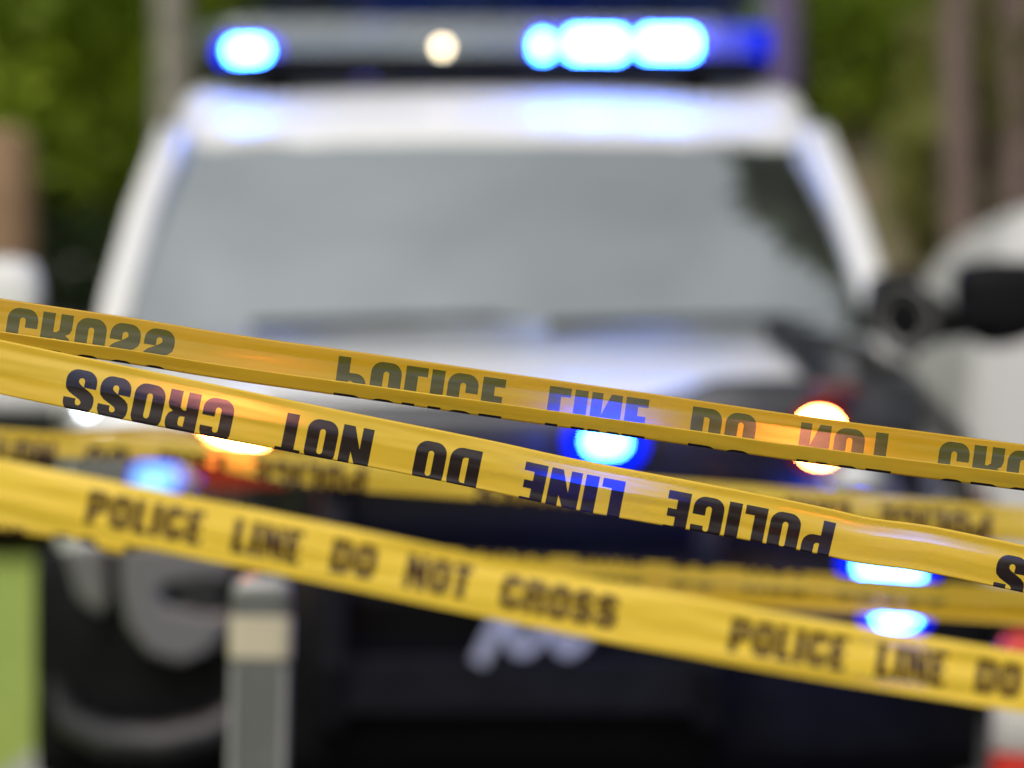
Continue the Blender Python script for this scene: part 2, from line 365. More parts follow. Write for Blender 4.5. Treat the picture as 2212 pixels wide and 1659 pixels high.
# ------------------------------------------------------------------ vehicles
def build_suv(root, police):
    """full size SUV, nose at y = 0 facing -y, x to the viewer's right, wheels on z = 0"""
    P = lambda n, bm, m, par=root, **k: obj(n, bm, m, par, **k)
    wp = M['white_paint']
    # lower body loft: (y, width factor, hood height, shoulder height, bottom)
    st = [(.05, .88, 1.12, 1.04, .70), (.08, .93, 1.18, 1.09, .66), (.18, .97, 1.205, 1.12, .55), (.40, .99, 1.225, 1.15, .36), (.8, 1, 1.26, 1.18, .36),
          (1.25, 1, 1.288, 1.22, .36), (1.5, 1, 1.29, 1.25, .36), (2.5, 1, 1.28, 1.26, .36), (3.8, 1, 1.28, 1.26, .36), (4.8, .99, 1.27, 1.25, .38), (5.08, .95, 1.24, 1.2, .42)]
    bm = bmesh.new(); rs = []
    for y, w, zh, zs, zb in st:
        half = [(.80 * w, zb), (.98 * w, zb + .04), (1.02 * w, max(.62, zb + .08)), (1.03 * w, .9), (1.01 * w, zs - .04), (.95 * w, zs + .01), (.80 * w, zh - .012), (.62 * w, zh + .012), (.48 * w, zh - .004), (.2 * w, zh + .004)]
        rs.append([Vector((x, y, z)) for x, z in half] + [Vector((-x, y, z)) for x, z in half[::-1]])
    rings(bm, rs); P('body', bm, wp, smooth=True, sub=2)
    # roof
    bm = bmesh.new(); rs = []
    rst = [(2.13, 1.845, .83), (2.20, 1.88, .845), (2.32, 1.94, .86), (2.5, 2.01, .865), (2.75, 2.05, .865), (3.3, 2.065, .865), (4.2, 2.05, .865), (4.8, 1.97, .86), (5.0, 1.88, .84)]
    for y, z, w in rst:
        top = [(-w - .03, z - .10), (-w - .015, z - .03), (-w + .03, z + .012), (-w + .09, z + .016), (-w + .15, z - .004), (-.4, z + .012), (0, z + .018), (.4, z + .012), (w - .15, z - .004), (w - .09, z + .016), (w - .03, z + .012), (w + .015, z - .03), (w + .03, z - .10)]
        if y < 2.15: top = [(x, min(zz, z + .005)) for x, zz in top]
        rs.append([Vector((x, y + .05 * (x / w) ** 2, zz)) for x, zz in top] + [Vector((x, y + .05 * (x / w) ** 2, zz - .03)) for x, zz in top[::-1]])
    rings(bm, rs); P('roof', bm, wp, smooth=True, sub=1)
    # pillars
    def pillar(name, a, b, wx, wy, m=wp):
        bm = bmesh.new(); rs = []
        for t in (0, .33, .66, 1):
            p = Vector(a).lerp(Vector(b), t); p.x += math.copysign(.02, p.x) * math.sin(t * math.pi)
            rs.append([p + Vector((x, y, 0)) for x, y in rrect(wx, wy, min(wx, wy) * .4, 3)])
        rings(bm, rs); return P(name, bm, m, smooth=True)
    for s in (-1, 1):
        pillar('windscreen_pillar', (s * 1.00, 1.42, 1.20), (s * .87, 2.26, 1.90), .085, .13)
        pillar('door_pillar', (s * 1.0, 2.75, 1.22), (s * .885, 2.82, 1.95), .05, .14, M['black_plastic'])
        pillar('rear_pillar', (s * .99, 3.85, 1.22), (s * .885, 3.85, 1.95), .05, .12)
        pillar('tail_pillar', (s * .96, 4.95, 1.22), (s * .85, 4.85, 1.88), .09, .20)
        for y0, y1 in ((1.62, 2.70), (2.84, 3.79), (3.93, 4.80)):
            bm = bmesh.new(); t0 = 2.16 if y0 < 2 else y0
            v = [bm.verts.new(p) for p in ((s * 1.0, y0, 1.24), (s * .99, y1, 1.24), (s * .88, y1, 1.95), (s * .88, t0 + .02, 1.93))]
            bm.faces.new(v); bmesh.ops.solidify(bm, geom=bm.faces[:], thickness=.006); P('side_window', bm, M['side_glass'])
        bm = bmesh.new(); box(bm, s * 1.031 - .012, s * 1.031 + .012, 1.5, 4.7, .42, .50); P('door_trim', bm, M['black_plastic'], bev=.005)
        for y in (2.6, 3.7):
            bm = bmesh.new(); tube(bm, [(s * 1.025, y, 1.08), (s * 1.055, y + .03, 1.085), (s * 1.055, y + .15, 1.085), (s * 1.025, y + .18, 1.08)], .012, 8); P('door_handle', bm, M['black_plastic'], smooth=True)
    # windscreen, curved sheet
    bm = bmesh.new(); rs = []
    for i in range(9):
        t = i / 8; z = 1.325 + t * .535; y = 1.40 + t * .77; w = .965 + t * (.85 - .965)
        rs.append([Vector((w * (j / 10), y + .13 * (abs(j) / 10) ** 2 * (1 - .55 * t), z - .012 * (j / 10) ** 2 + .012 * math.sin(t * math.pi))) for j in range(-10, 11)])
    rings(bm, rs, close=False); ws = P('windscreen', bm, M['glass'], smooth=True)
    if police:
        bm = bmesh.new(); lathe(bm, [(.022, 0), (.022, .003), (.0001, .003)], (.70, 1.50, 1.41), 'y', 20); P('sticker', bm, M['teal'], ws)
    bm = bmesh.new(); v = [bm.verts.new(p) for p in ((-.88, 5.06, 1.26), (.88, 5.06, 1.26), (.78, 4.98, 1.84), (-.78, 4.98, 1.84))]
    bm.faces.new(v); bmesh.ops.solidify(bm, geom=bm.faces[:], thickness=.006); P('rear_window', bm, M['side_glass'])
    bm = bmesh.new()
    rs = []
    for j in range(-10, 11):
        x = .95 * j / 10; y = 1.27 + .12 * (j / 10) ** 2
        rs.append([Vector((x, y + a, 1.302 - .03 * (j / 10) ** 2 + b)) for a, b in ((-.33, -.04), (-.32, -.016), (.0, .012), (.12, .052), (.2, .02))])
    rings(bm, rs); P('cowl_and_shade', bm, M['grey_trim'], smooth=False)  # cowl carried over the hood rear in grey, standing in for shade there
    for s, x0 in ((1, -.62), (1, .12)):
        bm = bmesh.new(); tube(bm, [(x0, 1.33, 1.345), (x0 + .35, 1.38, 1.36), (x0 + .62, 1.45, 1.37)], [.012, .009, .006], 8)
        box(bm, x0 + .1, x0 + .68, 1.438, 1.45, 1.350, 1.364); P('wiper', bm, M['black_plastic'])
    # interior
    bm = bmesh.new(); box(bm, -.93, .93, 1.5, 4.9, 1.2, 1.305); box(bm, -.90, .90, 1.55, 2.0, 1.25, 1.345)
    inn = P('interior', bm, M['interior'], bev=.02)
    for x in (-.42, .42):
        bm = bmesh.new(); box(bm, x - .24, x + .24, 2.75, 2.9, 1.15, 1.55); box(bm, x - .13, x + .13, 2.80, 2.9, 1.6, 1.76); box(bm, x - .05, x + .05, 2.83, 2.87, 1.5, 1.62)
        P('seat', bm, M['interior'], inn, bev=.03)
    bm = bmesh.new(); n = 20
    tube(bm, [(.42 + .18 * math.cos(a), 2.02 + .06 * math.sin(a), 1.38 + .17 * math.sin(a)) for a in [6.2832 * k / n for k in range(n + 1)]], .014, 8); P('steering_wheel', bm, M['interior'], inn, smooth=True)
    bm = bmesh.new(); box(bm, -.12, .12, 2.05, 2.07, 1.66, 1.73); tube(bm, [(0, 2.06, 1.73), (0, 2.15, 1.80)], .01, 6); P('rear_view_mirror', bm, M['interior'], inn)
    # wheels
    for s in (-1, 1):
        for y in (.98, 4.0):
            bm = bmesh.new(); lathe(bm, [(.43, 0), (.45, .012), (.45, .02), (.001, .02)], (s * 1.028 - .012, y, .42), 'x', 36); P('wheel_arch', bm, M['black_plastic'])
            bm = bmesh.new(); prof = [(.22, -.12), (.36, -.12), (.395, -.09), (.40, -.03), (.40, .03), (.395, .09), (.36, .12), (.22, .12)]
            lathe(bm, prof, (s * .935, y, .40), 'x', 36); wh = P('wheel', bm, M['rubber'], smooth=True)
            bm = bmesh.new(); lathe(bm, [(.23, -.10), (.23, .115), (.20, .10), (.07, .11), (.05, .125), (.001, .125)] if s > 0 else [(.23, .10), (.23, -.115), (.20, -.10), (.07, -.11), (.05, -.125), (.001, -.125)], (s * .935, y, .40), 'x', 24)
            P('rim', bm, M['silver'], wh, smooth=True)
    # side mirrors
    for s in (-1, 1):
        bm = bmesh.new(); rs = []
        mx = 1.29
        for dy, sc in ((-.07, .55), (-.06, .86), (-.02, 1), (.06, 1), (.085, .94)):
            rs.append([Vector((s * mx + x * sc, 1.56 + dy, 1.405 + z * sc * 1.2)) for x, z in [(-.125, .075), (-.11, .095), (.09, .10), (.125, .08), (.13, -.04), (.10, -.07), (-.02, -.105), (-.09, -.075), (-.125, -.03)]])
        rings(bm, rs); mi = P('side_mirror', bm, M['black_plastic'] if s > 0 else wp, smooth=True, sub=1)
        bm = bmesh.new(); tube(bm, [(s * .99, 1.62, 1.33), (s * 1.08, 1.60, 1.34), (s * 1.19, 1.57, 1.36)], [.06, .04, .045], 10); P('mirror_arm', bm, M['black_plastic'], mi, smooth=True)
        bm = bmesh.new(); prism_xz(bm, [(s * .90, 1.27), (s * .97, 1.25), (s * .98, 1.33), (s * .95, 1.36)] if s < 0 else [(s * .90, 1.27), (s * 1.05, 1.25), (s * 1.12, 1.38), (s * 1.06, 1.50), (s * .96, 1.48)], 1.50, 1.72); P('mirror_mount', bm, M['black_plastic'], mi, bev=.01)
        bm = bmesh.new(); box(bm, s * mx - .10, s * mx + .10, 1.645, 1.65, 1.34, 1.47); P('mirror_glass', bm, M['chrome'], mi)
    # nose
    bm = bmesh.new(); box(bm, -.60, .60, -.01, .12, .86, 1.09)
    gr = P('grille', bm, M['black_paint'], bev=.02)
    for k in range(5):
        bm = bmesh.new(); box(bm, -.56, .56, -.03, -.012, .885 + k * .042, .9 + k * .042); P('grille_bar', bm, M['black_plastic' if police else 'chrome'], gr, bev=.004)
    for s in (-1, 1):
        bm = bmesh.new(); rs = []
        pr = [(.62, .90), (.66, .875), (.90, .90), (.965, .96), (.97, 1.06), (.93, 1.10), (.70, 1.09), (.63, 1.06)]
        for y, sc in ((.16, 1.0), (.03, 1.0), (.0, .95), (-.012, .8)):
            rs.append([Vector((s * (.8 + (x - .8) * sc), y + max(0, x - .8) * .55, .985 + (z - .985) * sc)) for x, z in pr])
        rings(bm, rs); hl = P('headlight', bm, M['silver'], smooth=True)
        bm = bmesh.new(); pill(bm, s * .74, .985, -.03, .0, .14, .09); P('lamp_lens', bm, M['chrome'], hl, smooth=True)
    rs = []; bm = bmesh.new()
    for j in range(-12, 13):
        x = 1.035 * j / 12; y0 = -.06 + .16 * abs(j / 12) ** 3.2
        top = .84 if abs(j) < 12 else .82
        rs.append([Vector((x, y0 + a, z)) for a, z in ((.14, top + .01), (.03, top), (0, top - .05), (-.01, .60), (.01, .54), (-.005, .42), (.04, .34), (.2, .33))])
    rings(bm, rs); bp = P('bumper', bm, M['black_plastic'] if police else wp, smooth=True)
    bm = bmesh.new(); box(bm, -.7, .7, 5.04, 5.16, .42, .66); P('rear_bumper', bm, M['black_plastic'], bev=.03)
    for s in (-1, 1):
        bm = bmesh.new(); box(bm, s * .93 - .05, s * .93 + .05, 5.0, 5.075, .85, 1.2); P('tail_light', bm, M['red_lens'], bev=.015)
    return bp

suv = empty('police_suv', (-.005, 8.65, 0), R(1.1))
tag(suv, 'white police SUV with flashing blue roof light bar facing the camera behind the tapes', 'police car')
bp = build_suv(suv, False)
bp.data.materials[0] = M['black_plastic']
for o in suv.children:
    if o.name.startswith('grille'):
        for c in o.children: c.data.materials[0] = M['black_plastic']

inv = (Matrix.Translation(suv.location) @ Matrix.Rotation(R(1.1), 4, 'Z')).inverted()
def SL(px, py, dy):
    "point on the SUV, in its own coordinates, at depth dy behind its nose"
    return inv @ W(px, py, 8.65 + dy)

# plain white copies first: the two other vehicles share the body but carry no police gear
van = empty('cargo_van', (2.56, 13.6, 0), R(-1)); tag(van, 'white windowless van at the right edge, behind the black wing mirror of the police car', 'van')
bm = bmesh.new(); rs = []
for y, w, h in ((0, .96, 1.90), (.05, .99, 1.97), (.25, 1, 2.03), (2.2, 1, 2.04), (3.6, .99, 2.0), (4.1, .96, 1.75), (4.5, .95, 1.3), (5.1, .92, 1.1), (5.2, .86, .9)):
    half = [(.85, .35), (.99, .42), (1.02, .8), (1.02, 1.15), (.985, 1.45), (.93, 1.7), (.84, 1.88), (.70, 1.98), (.45, 2.03), (.1, 2.04)]
    rs.append([Vector((x * w, y, (z * h / 2.16 if z > .5 else z))) for x, z in half] + [Vector((-x * w, y, (z * h / 2.16 if z > .5 else z))) for x, z in half[::-1]])
rings(bm, rs); obj('body', bm, M['white_paint'], van, smooth=True, sub=1)
for s_ in (-1, 1):
    bm = bmesh.new(); prism_xz(bm, [(s_ * .012, .5), (s_ * .93, .5), (s_ * .95, .9), (s_ * .93, 1.35), (s_ * .80, 1.72), (s_ * .012, 1.78)], -.015, .03)
    dr = obj('rear_door', bm, M['white_paint'], van, bev=.01)
    bm = bmesh.new(); box(bm, s_ * .06 - .02, s_ * .06 + .02, -.05, -.01, .95, 1.12); obj('door_handle', bm, M['black_plastic'], dr, bev=.006)
    bm = bmesh.new(); box(bm, s_ * .965 - .04, s_ * .965 + .04, -.02, .10, .60, .84); obj('tail_light', bm, M['red_lens'], van, bev=.012)
    for y in (1.0, 4.2):
        bm = bmesh.new(); lathe(bm, [(.18, -.11), (.33, -.11), (.35, -.05), (.35, .05), (.33, .11), (.18, .11)], (s_ * .93, y, .35), 'x', 32); wh = obj('wheel', bm, M['rubber'], van, smooth=True)
        bm = bmesh.new(); lathe(bm, [(.19, -.09), (.19, .10), (.001, .10)] if s_ > 0 else [(.19, .09), (.19, -.10), (.001, -.10)], (s_ * .93, y, .35), 'x', 20); obj('rim', bm, M['silver'], wh)
bm = bmesh.new(); box(bm, -.98, .98, -.09, .03, .36, .50); obj('rear_bumper', bm, M['black_plastic'], van, bev=.03)
o2 = copy_tree(suv); o2.name = 'parked_suv'; o2.location = (-3.30, 24, 0); o2.rotation_euler = (0, 0, R(2))
tag(o2, 'distant white SUV at the left edge, only its roof and side showing', 'car')

# black nose panel under the edge of the hood
bm = bmesh.new(); rs = []
for j in range(0, 17):
    x = -.52 + 1.42 * j / 16; y0 = -.035 + .10 * abs(x / .95) ** 3
    u = min(1, max(0, (x - .28) / .2)); e = .048 * u * u * (3 - 2 * u)
    rs.append([Vector((x, y0 + a, z)) for a, z in ((.26 + 2 * e, 1.165 + e), (.05, 1.166 + e), (.0, 1.14 + e), (-.004, 1.10), (.0, .86), (.03, .83), (.12, .83))])
rings(bm, rs); o = obj('nose_panel', bm, M['black_paint'], suv, smooth=True); o['label'] = 'black glossy panel above the grille'
# black right wing panel
bm = bmesh.new(); rs = []
for y, w, z in ((.14, .985, 1.10), (.4, .995, 1.14), (.8, 1.005, 1.18), (1.2, 1.005, 1.22), (1.45, 1.005, 1.24)):
    rs.append([Vector((x * w, y, zz)) for x, zz in ((1.0, .45), (1.037, .65), (1.045, .9), (1.035, z - .02), (.985, z + .03), (.88, z + .08), (.76, z + .105), (.66, z + .11))])
rings(bm, rs, close=False); bmesh.ops.solidify(bm, geom=bm.faces[:], thickness=.006)
o = obj('wing_panel', bm, M['black_paint'], suv, smooth=True); o['label'] = 'black painted front wing'
# silver fog lamp surround at the left corner of the bumper, with a dark slot
bm = bmesh.new()
outer = [(262, 1175), (262, 1270), (280, 1350), (325, 1410), (395, 1432), (455, 1405), (500, 1350), (505, 1322), (440, 1322), (360, 1305), (345, 1285), (360, 1262), (440, 1250), (505, 1252), (500, 1195), (430, 1172)]
prism_xz(bm, [(SL(px, py, -.06).x, SL(px, py, -.06).z) for px, py in outer], -.095, -.0)
fs = obj('fog_lamp_surround', bm, M['silver'], suv, bev=.025)
bm = bmesh.new(); c = SL(430, 1287, -.06); pill(bm, c.x, c.z, -.055, .0, .13, .045); obj('fog_lamp', bm, M['black_paint'], fs, smooth=True)
bm = bmesh.new()
prism_xz(bm, [(SL(px, py, -.05).x, SL(px, py, -.05).z) for px, py in [(140, 1185), (225, 1175), (235, 1300), (222, 1330), (170, 1290)]], -.06, .08)
obj('corner_panel', bm, M['silver'], suv, bev=.01)
bm = bmesh.new()
tube(bm, [(-1.0, .10, .56), (-.95, .02, .47), (-.86, -.07, .435), (-.74, -.09, .43), (-.64, -.09, .455), (-.56, -.08, .51), (-.5, -.08, .60)], [.012, .03, .042, .045, .04, .03, .012], 12)
if 0: tube(bm, [(-.98, .06, .50), (-.80, -.06, .42), (-.62, -.10, .46), (-.5, -.10, .56)], [.02, .035, .03, .02], 10)
obj('skirt_moulding', bm, M['grey_plastic'], suv, smooth=True)
# push bumper
bm = bmesh.new()
for x in (-.38, .42):
    rs = []
    for y, z in ((-.05, .42), (-.16, .46), (-.2, .60), (-.19, .85), (-.13, 1.0)):
        rs.append([Vector((x + a, y + b, z)) for a, b in ((-.03, 0), (.03, 0), (.03, .1), (-.03, .1))])
    rings(bm, rs)
box(bm, -.36, .40, -.17, -.13, .50, .62); box(bm, -.36, .40, -.16, -.12, .74, .80)
tube(bm, [(-.40, -.14, .99), (-.36, -.15, 1.0), (.40, -.15, 1.0), (.44, -.14, .99)], .028, 12)
pb = obj('push_bumper', bm, M['black_plastic'], suv, bev=.008)

# ---- lamps
def lamp(name, px, py, dy, w, h, m, soft, parent, tilt=0, rim=1.35, r=None):
    p = SL(px, py, dy)
    bm = bmesh.new(); pill(bm, p.x, p.z, p.y, p.y + .03, w, h, r, tilt); a = obj(name, bm, m, parent, smooth=True)
    if soft:
        bm = bmesh.new(); pill(bm, p.x, p.z, p.y + .016, p.y + .05, w * rim, h * rim + .008, None, tilt); obj('halo_lens', bm, soft, a, smooth=True)  # wider lens made to glow, standing in for the lamp's halo
    return a
lamp('grille_lamp', 1310, 954, -.22, .085, .050, M['blue'], M['blue_halo'], suv, 0, 2.0)
lamp('turn_lamp', 497, 968, -.12, .135, .062, M['amber'], M['amber_halo'], suv, -.15, 1.6)
lamp('turn_lamp', 1772, 946, -.12, .085, .105, M['amber'], M['amber_halo'], suv, 0, 1.35)
bm = bmesh.new(); p = SL(525, 1003, -.02); pill(bm, p.x, p.z, p.y - .02, p.y + .08, .24, .10); obj('turn_flare', bm, emit('amber_flare', (1, .13, .06), .22), suv, smooth=True)  # glowing pill added for the coral flare under the left amber lamp
lamp('corner_lamp', 333, 1035, -.14, .085, .05, M['blue_dim'], M['blue_halo'], suv, 0, 1.2)
lamp('corner_lamp', 1922, 1232, -.16, .135, .042, M['blue'], M['blue_halo'], suv, -.2, 1.5)
lamp('fog_lamp', 1940, 1324, -.16, .090, .056, M['blue'], M['blue_halo'], suv, 0, 1.6)
lamp('side_marker', 185, 883, -.0, .03, .03, M['white_lamp'], None, suv)
bm = bmesh.new(); p = SL(1800, 850, .0); pill(bm, p.x, p.z, p.y - .05, p.y + .08, .11, .05); obj('red_glow_patch', bm, M['red_lens'], suv, smooth=True)  # red colour stands in for the dim glow above the amber lamp

def spill(px, py, dy, col, watts, r=.04, par=None, nm='nose_fill'):
    l = bpy.data.lights.new(nm, 'POINT'); l.energy = watts; l.color = col; l.shadow_soft_size = r
    o_ = bpy.data.objects.new(nm, l); C.objects.link(o_); o_.location = SL(px, py, dy); o_.parent = par or suv
BL = (.0, .06, 1)
spill(1310, 954, -.5, BL, 9, 0); spill(1922, 1232, -.3, BL, 2, 0); spill(1940, 1322, -.3, BL, 2, 0)  # unseen points added ahead of the lamps to tint the nose blue
# ---- light bar
LBD = 2.62
def LB(px, py): return SL(px, py, LBD)
lb_c = (LB(1050, 105)); x0, x1 = LB(432, 100).x, LB(1668, 100).x; zb, zt = LB(1050, 160).z, LB(1050, 48).z
bm = bmesh.new(); rs = []
for t in [i / 20 for i in range(21)]:
    x = x0 + (x1 - x0) * t; e = min(1, min(t, 1 - t) * 9 + .35); d = .14 * e
    rs.append([Vector((x, LBD - d, zb)), Vector((x, LBD - d, zb + .045)), Vector((x, LBD + d, zb + .045)), Vector((x, LBD + d, zb))])
rings(bm, rs); lb = obj('light_bar', bm, M['black_plastic'], suv, bev=.008)
bm = bmesh.new(); rs = []
for t in [i / 20 for i in range(21)]:
    x = x0 + (x1 - x0) * t; e = min(1, min(t, 1 - t) * 9 + .35); d = .138 * e; zz = zb + .046; zt2 = zz + (zt - zz) * (.75 + .25 * e)
    rs.append([Vector((x, LBD - d, zz)), Vector((x, LBD - d * .97, zz + (zt2 - zz) * .6)), Vector((x, LBD - d * .8, zt2)), Vector((x, LBD + d * .8, zt2)), Vector((x, LBD + d * .97, zz + (zt2 - zz) * .6)), Vector((x, LBD + d, zz))])
rings(bm, rs); obj('dome', bm, M['dome'], lb, smooth=False)
bm = bmesh.new(); box(bm, x0 + .08, x1 - .08, LBD - .03, LBD + .03, zb + .046, zb + .1); obj('reflector_tray', bm, M['silver'], lb, bev=.004)
for s in (x0 + .22, x1 - .22):
    bm = bmesh.new(); box(bm, s - .04, s + .04, LBD - .08, LBD + .08, 1.98, zb + .002); obj('mounting_foot', bm, M['black_plastic'], lb, bev=.01)
def bar_lamp(px, py, w, h, m, r=None, soft=M['blue_halo'], rim=1.25):
    p = LB(px, py)
    bm = bmesh.new(); pill(bm, p.x, p.z, LBD - .15, LBD - .06, w, h, r); a = obj('bar_lamp', bm, m, lb, smooth=True)
    if soft:
        bm = bmesh.new(); pill(bm, p.x, p.z, LBD - .115, LBD - .05, w * rim, h * rim, r); obj('halo_lens', bm, soft, a, smooth=True)  # enlarged glowing lens in place of the halo round each bar lamp
bar_lamp(540, 119, .105, .050, M['blue_bar'], rim=1.7)
bar_lamp(955, 110, .030, .030, M['warm'], soft=None)
bar_lamp(1170, 109, .040, .058, M['blue_bar'], rim=1.9)
bar_lamp(1284, 105, .155, .070, M['blue_bar'], .02, rim=1.45)
bar_lamp(1438, 103, .150, .068, M['blue_bar'], .02, rim=1.45)
bm = bmesh.new(); p = LB(1590, 100); box(bm, p.x - .09, p.x + .09, LBD - .10, LBD - .04, p.z - .04, p.z + .05); obj('bar_end_glow', bm, emit('blue_bar_glow', (0, .02, 1), .8), lb, bev=.01)  # glowing block standing in for the blue glow at the bar end

# ---- spotlight on the right pillar
c = SL(1955, 690, 1.15)
bm = bmesh.new(); lathe(bm, [(.001, .17), (.05, .15), (.078, .07), (.086, .0), (.078, -.012), (.07, .0), (.001, .02)], (0, 0, 0), 'y', 32)
sp = obj('spotlight', bm, M['black_plastic'], suv, smooth=True); sp.location = c; sp.rotation_euler = (R(4), 0, R(-38))
bm = bmesh.new(); lathe(bm, [(.086, .002), (.090, -.004), (.088, -.010), (.080, -.010), (.078, -.004)], (0, 0, 0), 'y', 32)
obj('bezel', bm, M['silver'], sp, smooth=True)
bm = bmesh.new(); lathe(bm, [(.001, -.008), (.05, -.006), (.07, .0), (.001, .004)], (0, 0, 0), 'y', 32); obj('spotlight_glass', bm, M['black_plastic'], sp, smooth=True)
bm = bmesh.new(); tube(bm, [(0, .1, -.02), (.03, .22, -.02), (.01, .36, .0)], .016, 8); obj('spotlight_arm', bm, M['black_plastic'], sp)

# ------------------------------------------------------------------ barrier tape
LH, LV0, TW = .038, .0185, .075
def arc(cx, cy, rx, ry, a0, a1, n=7):
    return [(cx + rx * math.cos(R(a0 + (a1 - a0) * k / n)), cy + ry * math.sin(R(a0 + (a1 - a0) * k / n))) for k in range(n + 1)]
# glyph outlines in millimetres, height 41: list of (outer, [holes])
H = 38.0; SW = 11.0
def oval(w, st, rad=10):
    o = arc(w - rad, H - rad, rad, rad, 0, 90) + arc(rad, H - rad, rad, rad, 90, 180) + arc(rad, rad, rad, rad, 180, 270) + arc(w - rad, rad, rad, rad, 270, 360)
    hw = w - 2 * st; hr = hw / 2; y0, y1 = 8, H - 8
    return o, arc(w / 2, y1 - hr, hr, hr, 0, 180) + arc(w / 2, y0 + hr, hr, hr, 180, 360)
def g_O(): a, b = oval(27, SW); return 27, [(a, [b])]
def g_I(): return 11.5, [([(0, 0), (11.5, 0), (11.5, H), (0, H)], [])]
def g_L(): return 19.5, [([(0, 0), (19.5, 0), (19.5, 8), (SW, 8), (SW, H), (0, H)], [])]
def g_T(): return 22, [([(5.5, 0), (16.5, 0), (16.5, H - 7.5), (22, H - 7.5), (22, H), (0, H), (0, H - 7.5), (5.5, H - 7.5)], [])]
def g_E(): return 20, [([(0, 0), (20, 0), (20, 7.5), (SW, 7.5), (SW, 15.5), (18.5, 15.5), (18.5, 22.5), (SW, 22.5), (SW, H - 7.5), (20, H - 7.5), (20, H), (0, H)], [])]
def g_D(): 
    o = [(0, 0)] + arc(17, 10, 10, 10, 270, 360) + arc(17, H - 10, 10, 10, 0, 90) + [(0, H)]
    return 27, [(o, [[(SW, 8), (13.5, 8)] + arc(13.5, 10.5, 2.5, 2.5, 270, 360)[1:] + arc(13.5, H - 10.5, 2.5, 2.5, 0, 90) + [(SW, H - 8)]])]
def g_P():
    o = [(0, 0), (SW, 0), (SW, 13.5), (17, 13.5)] + arc(17, 23, 9.5, 9.5, 270, 360) + arc(17, H - 9.5, 9.5, 9.5, 0, 90) + [(0, H)]
    return 26.5, [(o, [[(SW, 20.5), (13, 20.5)] + arc(13, 23, 2.5, 2.5, 270, 360)[1:] + arc(13, H - 9.5, 2.5, 2.5, 0, 90) + [(SW, H - 8)]])]
def g_R():
    o = [(0, 0), (SW, 0), (SW, 16.5), (13.5, 16.5), (16, 14.5), (16, 0), (27, 0), (27, 12.5), (25.5, 16.5), (22, 18.5), (25.5, 21), (27, 25)] + arc(17.5, H - 9.5, 9.5, 9.5, 0, 90) + [(0, H)]
    return 27, [(o, [[(SW, 22), (13.5, 22)] + arc(13.5, 24.5, 2.5, 2.5, 270, 360)[1:] + arc(13.5, H - 10, 2.5, 2.5, 0, 90) + [(SW, H - 7.5)]])]
def g_N(): return 27, [([(0, 0), (9.8, 0), (9.8, 19), (17, 0), (27, 0), (27, H), (17.2, H), (17.2, 22.5), (10, H), (0, H)], [])]
def g_C():
    o = arc(17, 10, 10, 10, 270, 360) + [(27, 16.5), (16, 16.5)] + arc(13.5, 10.5, 2.5, 2.5, 0, -180) + arc(13.5, H - 10.5, 2.5, 2.5, 180, 0) + [(16, 25.5), (27, 25.5)] + arc(17, H - 10, 10, 10, 0, 90) + arc(10, H - 10, 10, 10, 90, 180) + arc(10, 10, 10, 10, 180, 270)
    return 27, [(o, [])]
def g_S():
    o = ([(0, 15), (0, 10)] + arc(10, 10, 10, 10, 180, 270)[1:] + arc(17, 10, 10, 10, 270, 360) + [(27, 14), (26, 18), (22.5, 21.2)] +
         [(12.5, 26), (10.9, 28)] + arc(13.4, H - 9.6, 2.5, 2.6, 180, 0)[1:] + [(15.9, 25.5), (26.5, 25.5), (26.5, 29)] + arc(16.5, H - 9.8, 10, 9.8, 0, 90)[1:] +
         arc(10, H - 10, 10, 10, 90, 180) + [(0, 25), (1, 21.3), (4, 18.4), (14, 13), (16, 11)] + arc(13.4, 9.8, 2.6, 2.6, 0, -180)[1:] + [(10.9, 15)])
    return 27, [(o, [])]
GL = dict(O=g_O, I=g_I, L=g_L, T=g_T, E=g_E, D=g_D, P=g_P, R=g_R, N=g_N, C=g_C, S=g_S)
PERIOD = 823.0
outlines = []                                          # each: (points, depth) even-odd
x = 4.0; words = ['POLICE', 'LINE', 'DO', 'NOT', 'CROSS']
for wd in words:
    for ch in wd:
        w, parts = GL[ch]()
        for o_, hs_ in parts:
            for ring in [o_] + hs_:
                pts = []
                for p in ring:
                    q = (x + p[0], p[1] + LV0 * 1000)
                    if not pts or (abs(q[0] - pts[-1][0]) + abs(q[1] - pts[-1][1])) > .05: pts.append(q)
                if abs(pts[0][0] - pts[-1][0]) + abs(pts[0][1] - pts[-1][1]) < .05: pts.pop()
                outlines.append(pts)
        x += w + 3.3
    x += (40.0 if wd == 'NOT' else 38.5) - 3.3
def inside(px, py, poly):
    c = False; n = len(poly); j = n - 1
    for i in range(n):
        xi, yi = poly[i]; xj, yj = poly[j]
        if (yi > py) != (yj > py) and px < (xj - xi) * (py - yi) / (yj - yi) + xi: c = not c
        j = i
    return c
cv = []; ce = []
for pts in outlines:
    dense = []
    for i, p in enumerate(pts):
        q = pts[(i + 1) % len(pts)]; L = math.hypot(q[0] - p[0], q[1] - p[1]); n = max(1, int(L / 3))
        for k in range(n): dense.append((p[0] + (q[0] - p[0]) * k / n, p[1] + (q[1] - p[1]) * k / n))
    b = len(cv); cv += [Vector(p) for p in dense]; ce += [(b + i, b + (i + 1) % len(dense)) for i in range(len(dense))]
NU, NVV = 90, 75
for i in range(NU + 1):
    for j in range(NVV + 1):
        cv.append(Vector((PERIOD * i / NU, 75.0 * j / NVV)))
        if i: ce.append((len(cv) - 1, len(cv) - 2 - NVV))       # every row is a constraint, so no triangle straddles a fold
r = geometry.delaunay_2d_cdt(cv, ce, [], 0, 1e-4, False)
TV, TF = [tuple(v) for v in r[0]], [tuple(f) for f in r[2]]
